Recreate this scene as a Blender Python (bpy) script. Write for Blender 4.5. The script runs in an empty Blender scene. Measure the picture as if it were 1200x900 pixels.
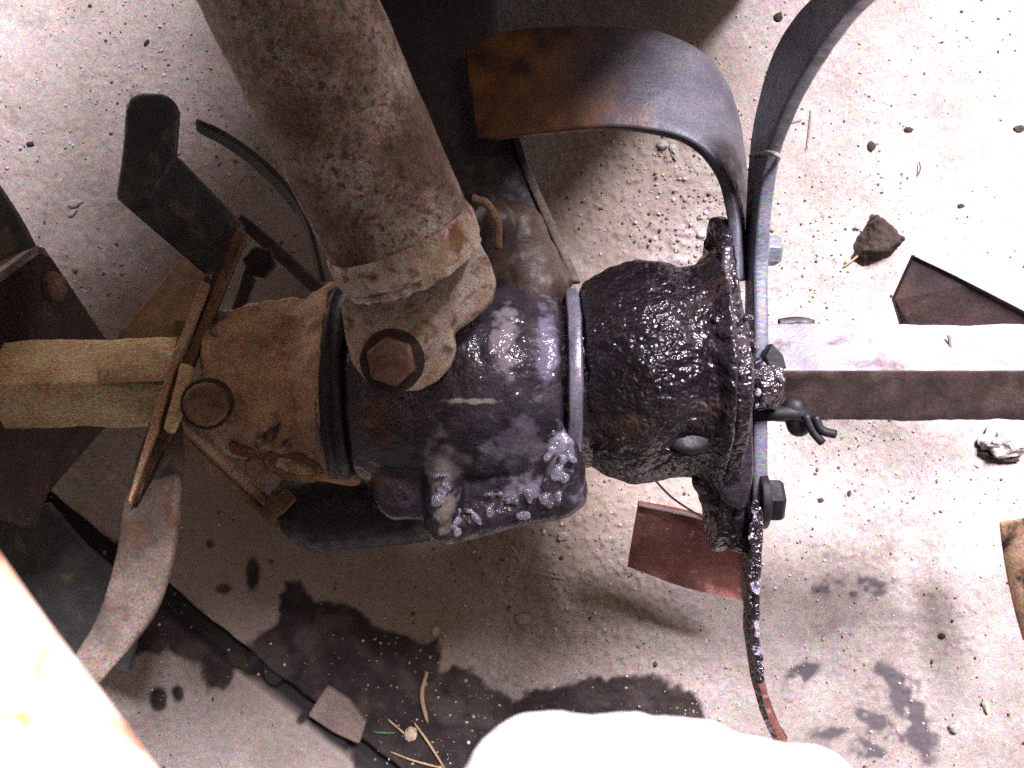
import bpy, bmesh, math, random
import numpy as np
from mathutils import Vector, Matrix, noise as mnoise
random.seed(7); RNG = np.random.default_rng(7)
S = bpy.context.scene
COL = S.collection
R = math.radians

# ---------------------------------------------------------------- camera, world, sun, exposure
H = 0.55            # camera height over the floor (m)
F = 1140.0          # focal length in pixels of the 1200 px wide photograph
AX = 0.17           # height of the tine axle
cam_d = bpy.data.cameras.new('camera'); cam = bpy.data.objects.new('camera', cam_d); COL.objects.link(cam)
cam.location = (0, 0, H); cam.rotation_euler = (0, 0, 0)
cam_d.sensor_width = 36; cam_d.lens = 36 * F / 1200; cam_d.clip_start = 0.01; cam_d.clip_end = 100
cam_d.dof.use_dof = True; cam_d.dof.focus_distance = 0.40; cam_d.dof.aperture_fstop = 24
S.camera = cam
SUN_EL, SUN_AZ = 52, 24         # azimuth from +Y towards +X
w = bpy.data.worlds.new('World'); S.world = w; w.use_nodes = True
nt = w.node_tree; nt.nodes.clear()
sky = nt.nodes.new('ShaderNodeTexSky'); sky.sky_type = 'NISHITA'; sky.sun_disc = False
sky.sun_elevation = R(SUN_EL); sky.sun_rotation = R(SUN_AZ); sky.dust_density = 2.5; sky.air_density = 0.3; sky.ozone_density = 0.6
bg = nt.nodes.new('ShaderNodeBackground'); bg.inputs['Strength'].default_value = 0.05
wo = nt.nodes.new('ShaderNodeOutputWorld')
wb = nt.nodes.new('ShaderNodeMix'); wb.data_type = 'RGBA'; wb.blend_type = 'MULTIPLY'; wb.inputs[0].default_value = 1; wb.inputs[7].default_value = (.86, .62, .45, 1)   # white balance of the shade
nt.links.new(sky.outputs[0], wb.inputs[6]); nt.links.new(wb.outputs[2], bg.inputs[0]); nt.links.new(bg.outputs[0], wo.inputs[0])
sl = bpy.data.lights.new('sun', 'SUN'); sl.energy = 5.0; sl.angle = R(20); sl.color = (1.0, 0.925, 1.07)
so = bpy.data.objects.new('sun', sl); COL.objects.link(so)
dvec = Vector((math.sin(R(SUN_AZ)) * math.cos(R(SUN_EL)), math.cos(R(SUN_AZ)) * math.cos(R(SUN_EL)), math.sin(R(SUN_EL))))
so.rotation_euler = dvec.to_track_quat('Z', 'Y').to_euler(); so.location = dvec * 3
S.view_settings.view_transform = 'Standard'; S.view_settings.look = 'None'
S.view_settings.exposure = 1.95; S.view_settings.gamma = 1; S.view_settings.use_curve_mapping = False
S.cycles.use_denoising = False
S.cycles.max_bounces = 5; S.cycles.diffuse_bounces = 1; S.cycles.glossy_bounces = 3
S.cycles.sample_clamp_indirect = 4

# ---------------------------------------------------------------- helpers
def P(px, py, z):
    d = H - z
    return Vector(((px - 600) * d / F, (450 - py) * d / F, z))
def PX(px, py, X):                       # point of a plate that stands square to the axle at world x = X
    d = X * F / (px - 600)
    return Vector((X, (450 - py) * d / F, H - d))
def link(name, me, mat, parent=None, smooth=True):
    o = bpy.data.objects.new(name, me); COL.objects.link(o)
    if mat: me.materials.append(mat)
    if smooth:
        me.polygons.foreach_set('use_smooth', [True] * len(me.polygons))
    if parent: o.parent = parent
    return o
def from_bm(name, bm, mat, parent=None, smooth=True):
    bmesh.ops.recalc_face_normals(bm, faces=bm.faces[:])
    me = bpy.data.meshes.new(name); bm.to_mesh(me); bm.free()
    return link(name, me, mat, parent, smooth)
def tag(o, label, cat, group=None, kind=None):
    if label: o['label'] = label
    if cat: o['category'] = cat
    if group: o['group'] = group
    if kind: o['kind'] = kind
    return o
def bevel(o, w, seg=2, ang=35):
    m = o.modifiers.new('bevel', 'BEVEL'); m.width = w; m.segments = seg; m.limit_method = 'ANGLE'; m.angle_limit = R(ang)
    m.harden_normals = False
    return o
TEX = {}
def rough_up(o, size, strength, kind='CLOUDS'):
    k = (size, kind)
    if k not in TEX:
        t = bpy.data.textures.new('roughness', kind); t.noise_scale = size
        if kind == 'CLOUDS': t.noise_depth = 3
        TEX[k] = t
    m = o.modifiers.new('rough', 'DISPLACE'); m.texture = TEX[k]; m.strength = strength; m.texture_coords = 'GLOBAL'; m.mid_level = 0.5
    return o
def catmull(pts, n):
    pts = [Vector(p) for p in pts]
    if len(pts) == 2:
        return [pts[0].lerp(pts[1], i / n) for i in range(n + 1)]
    out = []
    q = [pts[0] * 2 - pts[1]] + pts + [pts[-1] * 2 - pts[-2]]
    for i in range(1, len(q) - 2):
        for k in range(n):
            t = k / n; a, b, c, d = q[i - 1], q[i], q[i + 1], q[i + 2]
            out.append(0.5 * ((2 * b) + (c - a) * t + (2 * a - 5 * b + 4 * c - d) * t * t + (3 * b - a - 3 * c + d) * t ** 3))
    out.append(pts[-1]); return out
def blade(name, A, B, th, mat, parent, n=8, m=6, curved=True, rough=0.0006, off=0, bow=0.0, bev=None):
    """forged strip between two rails, given thickness"""
    a = catmull(A, n) if curved else sum([[Vector(A[i]).lerp(Vector(A[i+1]), k / n) for k in range(n)] for i in range(len(A)-1)], []) + [Vector(A[-1])]
    b = catmull(B, n) if curved else sum([[Vector(B[i]).lerp(Vector(B[i+1]), k / n) for k in range(n)] for i in range(len(B)-1)], []) + [Vector(B[-1])]
    bm = bmesh.new(); rows = []
    for p, q in zip(a, b):
        rows.append([bm.verts.new(p.lerp(q, j / m) + Vector((0, 0, bow * math.sin(math.pi * j / m)))) for j in range(m + 1)])
    for i in range(len(rows) - 1):
        for j in range(m):
            bm.faces.new((rows[i][j], rows[i + 1][j], rows[i + 1][j + 1], rows[i][j + 1]))
    o = from_bm(name, bm, mat, parent)
    s = o.modifiers.new('thick', 'SOLIDIFY'); s.thickness = th; s.offset = off; s.use_even_offset = False
    bevel(o, bev or min(0.0012, th * 0.25), 2, 40)
    if rough: rough_up(o, 0.012, rough)
    return o
def plate(name, pts, ext, mat, parent, bev=0.0012, rough=0.0, cuts=0):
    """flat outline extruded along ext"""
    bm = bmesh.new(); e = Vector(ext)
    lo = [bm.verts.new(Vector(p)) for p in pts]; hi = [bm.verts.new(Vector(p) + e) for p in pts]
    bm.faces.new(lo); bm.faces.new(list(reversed(hi)))
    for i in range(len(pts)):
        j = (i + 1) % len(pts); bm.faces.new((lo[i], hi[i], hi[j], lo[j]))
    o = from_bm(name, bm, mat, parent, smooth=False)
    if bev: bevel(o, bev, 3, 30); 
    if rough:
        r = o.modifiers.new('re', 'REMESH'); r.mode = 'VOXEL'; r.voxel_size = 0.0011; r.use_smooth_shade = True
        s = o.modifiers.new('sm', 'SMOOTH'); s.iterations = 1
        rough_up(o, 0.004, rough * .6); rough_up(o, 0.02, rough)
    return o
def ring(bm, c, ax, up, rx, ry, n=48, sq=2.0):
    sd = ax.cross(up).normalized(); up = sd.cross(ax).normalized(); v = []
    for k in range(n):
        t = 2 * math.pi * k / n
        cs, sn = math.cos(t), math.sin(t)
        cs = math.copysign(abs(cs) ** (2 / sq), cs); sn = math.copysign(abs(sn) ** (2 / sq), sn)
        v.append(bm.verts.new(c + sd * (rx * cs) + up * (ry * sn)))
    return v
def loft(bm, rings, cap=True):
    for a, b in zip(rings, rings[1:]):
        n = len(a)
        for k in range(n): bm.faces.new((a[k], a[(k + 1) % n], b[(k + 1) % n], b[k]))
    if cap: bm.faces.new(list(reversed(rings[0]))); bm.faces.new(rings[-1])
def tube_bm(bm, pts, rad, n=20, up=Vector((0, 0, 1)), cap=True):
    pts = [Vector(p) for p in pts]; rs = []
    for i, p in enumerate(pts):
        t = (pts[min(i + 1, len(pts) - 1)] - pts[max(i - 1, 0)]).normalized()
        u = up if abs(t.dot(up)) < 0.95 else Vector((0, 1, 0))
        r = rad[i] if isinstance(rad, (list, tuple)) else rad
        rs.append(ring(bm, p, t, u, r, r, n))
    loft(bm, rs, cap)
def tube(name, pts, rad, mat, parent, n=20):
    bm = bmesh.new(); tube_bm(bm, pts, rad, n); return from_bm(name, bm, mat, parent)
def capsule_bm(bm, a, b, r0, r1=None):
    a, b = Vector(a), Vector(b); r1 = r1 or r0; t = (b - a).normalized(); pts = []; rr = []
    for k in range(1, 6):
        th = math.pi / 2 * k / 5; pts.append(a - t * r0 * math.cos(th)); rr.append(r0 * math.sin(th))
    for k in range(4, 0, -1):
        th = math.pi / 2 * k / 5; 
        if k == 4: pts.append(b.copy()); rr.append(r1)
        pts.append(b + t * r1 * math.cos(th)); rr.append(r1 * math.sin(th))
    tube_bm(bm, pts, rr, 24)
def box_bm(bm, lo, hi):
    r = bmesh.ops.create_cube(bm, size=1)['verts']
    for v in r:
        v.co = Vector([lo[i] + (v.co[i] + .5) * (hi[i] - lo[i]) for i in range(3)])
    return r
def revolve_bm(bm, prof, cy, n=72, zc=AX, flat=1.0):
    """profile [(px, radius px)] turned about the axle direction; 3000 px = 1 m at axle height"""
    rs = []
    for px, r in prof:
        rs.append(ring(bm, Vector(((px - 600) / 3000, (450 - cy) / 3000, zc)), Vector((1, 0, 0)), Vector((0, 0, 1)), r / 3000, r / 3000 * flat, n))
    loft(bm, rs)
def revolve(name, prof, cy, mat, parent, zc=AX, flat=1.0):
    bm = bmesh.new(); revolve_bm(bm, prof, cy, zc=zc, flat=flat); return from_bm(name, bm, mat, parent)
def cast(o, voxel=0.0011, sm=4, d=((0.006, 0.001), (0.02, 0.002))):
    r = o.modifiers.new('re', 'REMESH'); r.mode = 'VOXEL'; r.voxel_size = voxel; r.use_smooth_shade = True
    s = o.modifiers.new('sm', 'SMOOTH'); s.iterations = sm
    for a, b in d: rough_up(o, a, b)
    return o
def A3(px, py, z=AX): return Vector(((px - 600) / 3000, (450 - py) / 3000, z))
def hex_head(name, c, axis, r, h, mat, parent, washer=None, wmat=None, sides=6, spin=0.2, dome=0.25):
    axis = Vector(axis).normalized(); c = Vector(c); bm = bmesh.new()
    up = Vector((0, 1, 0)) if abs(axis.y) < .9 else Vector((0, 0, 1))
    sd = axis.cross(up).normalized(); up = sd.cross(axis)
    rs = []
    for hh, rr in ((0, r), (h * .8, r), (h, r * .86), (h * 1.05, r * .4)):
        rs.append([bm.verts.new(c + axis * hh + sd * rr * math.cos(spin + 2 * math.pi * k / sides) + up * rr * math.sin(spin + 2 * math.pi * k / sides)) for k in range(sides)])
    loft(bm, rs); o = from_bm(name, bm, mat, parent, smooth=False); bevel(o, r * .06, 2, 25)
    if washer:
        b2 = bmesh.new(); tube_bm(b2, [c - axis * .0022, c + axis * .0012], washer, 40)
        wv = from_bm('washer', b2, wmat or mat, o); bevel(wv, .0005, 2)
    return o

# ---------------------------------------------------------------- materials
def mat(name, cols, scale=60, rough=(.55, .85), bump=.4, bscale=500, metal=0.0, grain=.22, spots=None, bdist=.0006, spec=.5, coat=0, distort=0.3, vec_scale=(1, 1, 1), bdet=6):
    m = bpy.data.materials.new(name); m.use_nodes = True; n = m.node_tree; N = n.nodes; L = n.links
    b = N['Principled BSDF']
    tc = N.new('ShaderNodeTexCoord'); mp = N.new('ShaderNodeMapping'); mp.inputs['Scale'].default_value = vec_scale
    L.new(tc.outputs['Object'], mp.inputs[0])
    def nz(s, det=6, rg=.6, di=0):
        t = N.new('ShaderNodeTexNoise'); t.inputs['Scale'].default_value = s; t.inputs['Detail'].default_value = det
        t.inputs['Roughness'].default_value = rg; t.inputs['Distortion'].default_value = di; L.new(mp.outputs[0], t.inputs['Vector']); return t
    n1 = nz(scale, 8, .65, distort); cr = N.new('ShaderNodeValToRGB'); L.new(n1.outputs[0], cr.inputs[0])
    e = cr.color_ramp.elements
    while len(e) < len(cols): e.new(.5)
    for i, c in enumerate(cols):
        e[i].position = .3 + .4 * i / max(1, len(cols) - 1); e[i].color = (*c, 1)
    cur = cr.outputs[0]
    if spots:
        for (sc, lo, hi, col) in spots:
            n2 = nz(sc, 5, .6, .5); r2 = N.new('ShaderNodeMapRange'); r2.inputs[1].default_value = lo; r2.inputs[2].default_value = hi
            L.new(n2.outputs[0], r2.inputs[0]); mx = N.new('ShaderNodeMix'); mx.data_type = 'RGBA'
            L.new(r2.outputs[0], mx.inputs[0]); L.new(cur, mx.inputs[6]); mx.inputs[7].default_value = (*col, 1); cur = mx.outputs[2]
    if grain:
        g = nz(1300, 2, .7); mx = N.new('ShaderNodeMix'); mx.data_type = 'RGBA'; mx.blend_type = 'OVERLAY'; mx.inputs[0].default_value = grain * 2.2
        L.new(cur, mx.inputs[6]); gb = N.new('ShaderNodeBrightContrast'); gb.inputs[2].default_value = 1.9; L.new(g.outputs['Color'], gb.inputs[0]); L.new(gb.outputs[0], mx.inputs[7]); cur = mx.outputs[2]
    L.new(cur, b.inputs['Base Color'])
    n3 = nz(bscale * .5, 5, .6); r3 = N.new('ShaderNodeMapRange'); r3.inputs[1].default_value = .35; r3.inputs[2].default_value = .65
    r3.inputs[3].default_value = rough[0]; r3.inputs[4].default_value = rough[1]
    L.new(n3.outputs[0], r3.inputs[0]); L.new(r3.outputs[0], b.inputs['Roughness'])
    n4 = nz(bscale, bdet, .65); bp = N.new('ShaderNodeBump'); bp.inputs['Strength'].default_value = bump; bp.inputs['Distance'].default_value = bdist
    L.new(n4.outputs[0], bp.inputs['Height']); L.new(bp.outputs[0], b.inputs['Normal'])
    b.inputs['Metallic'].default_value = metal; b.inputs['Specular IOR Level'].default_value = spec
    if coat: L.new(bp.outputs[0], b.inputs['Coat Normal'])
    b.inputs['Coat Weight'].default_value = coat; b.inputs['Coat Roughness'].default_value = .15
    return m
M = {}
M['oil'] = mat('oily_cast_iron', [(.006, .004, .007), (.014, .009, .013), (.03, .018, .02)], 45, (.2, .6), 1.0, 190, 0, .25, bdist=.003, spec=.35, coat=.6, bdet=2, spots=[(28, .56, .66, (.055, .03, .022))])
M['oil2'] = mat('grease_painted_glints', [(.010, .008, .012), (.025, .016, .02), (.05, .035, .035)], 120, (.2, .45), 1.0, 260, 0, .2, bdist=.003, spec=.6, coat=1, bdet=2, spots=[(170, .57, .62, (.42, .40, .50))])  # pale spots paint highlights into the grease colour
M['neck'] = mat('brown_oily_iron', [(.02, .014, .012), (.05, .03, .02), (.11, .07, .045)], 50, (.35, .65), .6, 420, 0, .25, spec=.7)
M['oilgrey'] = mat('grimy_grey_iron', [(.010, .007, .012), (.026, .02, .03), (.065, .052, .068)], 40, (.3, .7), .6, 150, 0, .25, bdist=.0022, spec=.4, coat=.6, bdet=3, spots=[(24, .59, .68, (.30, .27, .29)), (30, .56, .66, (.07, .035, .022))])
M['black'] = mat('black_rubber', [(.006, .006, .008), (.016, .013, .016)], 60, (.4, .7), .4, 400, 0, .15)
M['tube'] = mat('rusty_painted_tube', [(.07, .042, .022), (.20, .135, .085), (.38, .31, .25), (.54, .48, .42)], 38, (.6, .85), .6, 500, 0, .3, spots=[(28, .50, .66, (.13, .075, .045)), (420, .50, .66, (.085, .045, .022)), (90, .55, .72, (.10, .05, .025))])
M['lug'] = mat('dusty_rusted_flange', [(.22, .13, .06), (.44, .34, .24), (.58, .49, .40), (.64, .57, .50)], 60, (.7, .9), .5, 450, 0, .25, spots=[(150, .52, .66, (.20, .10, .05)), (35, .56, .72, (.24, .13, .07))])
M['rust'] = mat('brown_rust', [(.09, .05, .022), (.20, .115, .05), (.32, .20, .10)], 50, (.7, .95), .6, 450, 0, .3)
M['bell'] = mat('tan_rusted_casting', [(.24, .145, .08), (.48, .31, .18), (.64, .46, .30)], 40, (.7, .95), .6, 420, 0, .3, spots=[(26, .60, .66, (.035, .02, .014))])
M['yellow'] = mat('earth_crusted_tube', [(.34, .23, .12), (.62, .47, .26), (.76, .63, .40)], 60, (.8, 1), .8, 500, 0, .3, vec_scale=(.5, 1, 1))
M['bolt'] = mat('rusted_bolt', [(.06, .03, .018), (.16, .085, .05), (.26, .16, .10)], 120, (.5, .8), .6, 700, 0, .25)
M['green'] = mat('shade_blocker_dark', [(.012, .016, .015), (.035, .038, .034), (.075, .068, .055)], 55, (.45, .8), .5, 500, 0, .3, spots=[(70, .58, .66, (.12, .09, .06))])
M['steel'] = mat('dusty_pale_steel', [(.13, .105, .095), (.27, .23, .21), (.36, .32, .32)], 45, (.45, .7), .35, 600, .1, .3, spots=[(32, .58, .66, (.07, .06, .09))])
M['dusty'] = mat('dusty_tan_steel', [(.05, .036, .026), (.14, .105, .075), (.23, .185, .145)], 50, (.6, .85), .5, 500, 0, .3, spots=[(38, .56, .66, (.035, .03, .04)), (90, .6, .66, (.10, .05, .025))])
M['blue'] = mat('bluish_tine_steel', [(.08, .085, .10), (.16, .17, .20), (.24, .24, .26)], 50, (.35, .6), .3, 600, .3, .25, vec_scale=(.4, 1, 1))
M['wornring'] = mat('rubbed_steel', [(.20, .19, .24), (.42, .40, .48)], 60, (.2, .4), .3, 500, .5, .2)
M['bright'] = mat('pale_lit_steel', [(.17, .155, .18), (.26, .24, .27), (.38, .36, .38)], 40, (.45, .7), .4, 600, 0, .2, spots=[(30, .60, .68, (.11, .08, .07))])  # pale colour that paints sunlit faces and edges
M['darkrust'] = mat('dark_rust_plate', [(.018, .010, .010), (.04, .022, .018), (.075, .04, .03)], 60, (.6, .9), .6, 500, 0, .3, spots=[(80, .62, .68, (.12, .08, .06))])
M['axle'] = mat('rusted_axle', [(.03, .018, .016), (.08, .048, .04), (.15, .11, .095)], 60, (.45, .7), .6, 450, 0, .25)
M['red'] = mat('brick_red_tine', [(.12, .045, .035), (.27, .10, .08), (.36, .16, .12)], 55, (.6, .9), .6, 500, 0, .25, spots=[(130, .60, .66, (.40, .26, .22))])
M['paleglint'] = mat('painted_highlight', [(.10, .09, .12), (.26, .25, .32), (.42, .41, .5)], 200, (.15, .4), .8, 300, 0, .15, bdist=.002, spec=.8, coat=1, bdet=3)  # pale colour stands for highlights on wet grease
M['cloth'] = mat('white_cotton', [(.66, .65, .66), (.8, .79, .8)], 120, (.9, 1), .9, 900, 0, 0)
M['cover'] = mat('pale_orange_paint', [(.62, .30, .20), (.82, .58, .45), (.88, .74, .68)], 60, (.45, .6), .3, 300, 0, 0, spots=[(95, .52, .66, (.46, .17, .06)), (40, .60, .70, (.55, .22, .16))])
M['straw'] = mat('dry_straw', [(.30, .19, .09), (.50, .36, .20)], 200, (.7, .9), .3, 900, 0, .1)
M['stone'] = mat('pale_stone', [(.28, .25, .23), (.48, .44, .41)], 150, (.8, 1), .6, 900, 0, .15)
M['chunk'] = mat('dusty_concrete', [(.15, .11, .09), (.25, .19, .16)], 90, (.9, 1), .6, 700, 0, .3)
M['clod'] = mat('dark_soil', [(.018, .012, .007), (.05, .034, .02)], 220, (.9, 1), 1, 900, 0, .3)
# tine that is rusty towards its tip
def rust_tip():
    m = mat('tine_rusty_tip', [(.045, .045, .06), (.09, .09, .11), (.16, .155, .17)], 40, (.4, .65), .35, 600, .2, .25)
    N = m.node_tree.nodes; L = m.node_tree.links; b = N['Principled BSDF']; src = b.inputs['Base Color'].links[0].from_socket
    tc = N.new('ShaderNodeTexCoord'); sp = N.new('ShaderNodeSeparateXYZ'); L.new(tc.outputs['Object'], sp.inputs[0])
    nz = N.new('ShaderNodeTexNoise'); nz.inputs['Scale'].default_value = 35; nz.inputs['Detail'].default_value = 8; L.new(tc.outputs['Object'], nz.inputs['Vector'])
    ma = N.new('ShaderNodeMath'); ma.operation = 'MULTIPLY_ADD'; L.new(nz.outputs[0], ma.inputs[0]); ma.inputs[1].default_value = .09; L.new(sp.outputs[0], ma.inputs[2])
    mr = N.new('ShaderNodeMapRange'); L.new(ma.outputs[0], mr.inputs[0]); mr.inputs[1].default_value = .095; mr.inputs[2].default_value = .045
    n2 = N.new('ShaderNodeTexNoise'); n2.inputs['Scale'].default_value = 60; n2.inputs['Detail'].default_value = 8; L.new(tc.outputs['Object'], n2.inputs['Vector'])
    cr = N.new('ShaderNodeValToRGB'); e = cr.color_ramp.elements; e[0].position = .35; e[0].color = (.06, .025, .02, 1); e[1].position = .62; e[1].color = (.32, .14, .035, 1)
    L.new(n2.outputs[0], cr.inputs[0]); mx = N.new('ShaderNodeMix'); mx.data_type = 'RGBA'
    L.new(mr.outputs[0], mx.inputs[0]); L.new(src, mx.inputs[6]); L.new(cr.outputs[0], mx.inputs[7]); L.new(mx.outputs[2], b.inputs['Base Color'])
    return m
M['rusttip'] = rust_tip()
def patches(m, lst):
    '''dust patches and painted highlights as pale ellipses with noisy edges: (centre, radii, colour)'''
    N = m.node_tree.nodes; L = m.node_tree.links; b = N['Principled BSDF']
    tc = N.new('ShaderNodeTexCoord'); nz = N.new('ShaderNodeTexNoise'); nz.inputs['Scale'].default_value = 170; nz.inputs['Detail'].default_value = 6; L.new(tc.outputs['Object'], nz.inputs['Vector'])
    for c, r, col, amt in lst:
        src = b.inputs['Base Color'].links[0].from_socket
        mp = N.new('ShaderNodeMapping'); mp.vector_type = 'TEXTURE'; mp.inputs['Location'].default_value = c; mp.inputs['Scale'].default_value = (r[0], r[1], .05); L.new(tc.outputs['Object'], mp.inputs[0])
        ln = N.new('ShaderNodeVectorMath'); ln.operation = 'LENGTH'; L.new(mp.outputs[0], ln.inputs[0])
        ma = N.new('ShaderNodeMath'); ma.operation = 'MULTIPLY_ADD'; L.new(nz.outputs[0], ma.inputs[0]); ma.inputs[1].default_value = 3.2; ma.inputs[2].default_value = -1.6
        ad = N.new('ShaderNodeMath'); ad.operation = 'ADD'; L.new(ma.outputs[0], ad.inputs[0]); L.new(ln.outputs['Value'], ad.inputs[1])
        mr = N.new('ShaderNodeMapRange'); L.new(ad.outputs[0], mr.inputs[0]); mr.inputs[1].default_value = 1.15; mr.inputs[2].default_value = .55; mr.inputs[4].default_value = amt
        mx = N.new('ShaderNodeMix'); mx.data_type = 'RGBA'; L.new(mr.outputs[0], mx.inputs[0]); L.new(src, mx.inputs[6]); mx.inputs[7].default_value = (*col, 1); L.new(mx.outputs[2], b.inputs['Base Color'])
patches(M['oilgrey'], [(P(591, 402, .21), (.0042, .0130, 1), (.42, .37, .38), .7), (P(517, 560, .2), (.0045, .0150, 1), (.30, .27, .27), .65), (P(522, 596, .2), (.003, .012, 1), (.38, .32, .26), .7),
    (P(628, 576, .2), (.0150, .0050, 1), (.34, .33, .42), .8), (P(655, 525, .2), (.006, .007, 1), (.40, .39, .48), .8), (P(560, 470, .21), (.010, .0010, 1), (.5, .46, .42), .7), (P(640, 400, .21), (.004, .016, 1), (.22, .20, .30), .8), (P(606, 520, .2), (.010, .010, 1), (.16, .145, .2), .7)])  # pale dust, and lavender highlights painted into the colour

# ---------------------------------------------------------------- the floor: one sheet with relief, joint, stains
def vnoise(X, Y, s, seed):
    r = np.random.default_rng(seed); T = r.random((257, 257)); u = X * s; v = Y * s
    i = np.floor(u).astype(int); j = np.floor(v).astype(int); a = u - i; b = v - j
    a = a * a * (3 - 2 * a); b = b * b * (3 - 2 * b); i0 = i % 256; j0 = j % 256
    return (T[i0, j0] * (1 - a) * (1 - b) + T[i0 + 1, j0] * a * (1 - b) + T[i0, j0 + 1] * (1 - a) * b + T[i0 + 1, j0 + 1] * a * b)
def fbm(X, Y, s, seed, o=4):
    t = 0; amp = 1; tot = 0
    for k in range(o): t = t + amp * vnoise(X + 3.1 * k, Y + 1.7 * k, s * 2 ** k, seed + k); tot += amp; amp *= .55
    return t / tot
def poly_sd(PXx, PYy, poly):
    """signed distance in pixels, negative inside"""
    d = np.full(PXx.shape, 1e9); ins = np.zeros(PXx.shape, bool); n = len(poly)
    for i in range(n):
        (x0, y0), (x1, y1) = poly[i], poly[(i + 1) % n]
        ex, ey = x1 - x0, y1 - y0; t = np.clip(((PXx - x0) * ex + (PYy - y0) * ey) / (ex * ex + ey * ey), 0, 1)
        d = np.minimum(d, (PXx - x0 - t * ex) ** 2 + (PYy - y0 - t * ey) ** 2)
        c = ((y0 > PYy) != (y1 > PYy)) & (PXx < (x1 - x0) * (PYy - y0) / (y1 - y0 + 1e-9) + x0); ins ^= c
    return np.where(ins, -1, 1) * np.sqrt(d)
def sstep(a, b, x): t = np.clip((x - a) / (b - a), 0, 1); return t * t * (3 - 2 * t)
GS = H / F
JOINT = ((35, 580), (440, 897))
def joint_terms(qx, qy):
    (x0, y0), (x1, y1) = JOINT; L_ = math.hypot(x1 - x0, y1 - y0); ux, uy = (x1 - x0) / L_, (y1 - y0) / L_
    return (qx - x0) * ux + (qy - y0) * uy, (qx - x0) * (-uy) + (qy - y0) * ux     # along, across (+ = lower left)
def floor_height(X, Y):
    qx = 600 + X / GS; qy = 450 - Y / GS
    loose = sstep(.35, .75, fbm(X, Y, 14, 50, 3)) * .5 + np.exp(-(((qx - 770) / 120) ** 2 + ((qy - 250) / 110) ** 2)) + .8 * np.exp(-(((qx - 690) / 130) ** 2 + ((qy - 640) / 110) ** 2))
    loose = np.clip(loose, 0, 1.1)
    h = .0035 * (fbm(X, Y, 9, 1, 3) - .5) + .0006 * (fbm(X, Y, 90, 11, 3) - .5)
    cr = fbm(X, Y, 330, 21, 3)
    h = h + (.0002 + .0018 * loose) * np.clip(cr - .47, 0, 1) * 2
    h = h + .0012 * loose * (fbm(X, Y, 170, 31, 2) - .5)
    # scrape ridges in the trodden dust
    h = h + .0002 * np.sin(((qx - 1000) ** 2 + (qy - 1100) ** 2) ** .5 / 9 + 6 * vnoise(X, Y, 30, 5)) * sstep(.45, .7, fbm(X, Y, 12, 77, 2))
    al, ac = joint_terms(qx, qy); ac = ac + 9 * (fbm(X, Y, 40, 91, 3) - .5)
    wid = 11 + 5 * vnoise(X, Y, 25, 95)
    blocked = sstep(.55, .62, fbm(X, Y, 28, 99, 2)) * .75
    blocked = np.maximum(blocked, np.exp(-((al - 325) / 12) ** 2)); blocked = np.maximum(blocked, .0 * al)
    g = (1 - sstep(wid - 3, wid + 3, np.abs(ac))) * sstep(-400, -380, al)
    h = h - .011 * g * (1 - .75 * blocked)
    return h, g
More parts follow.
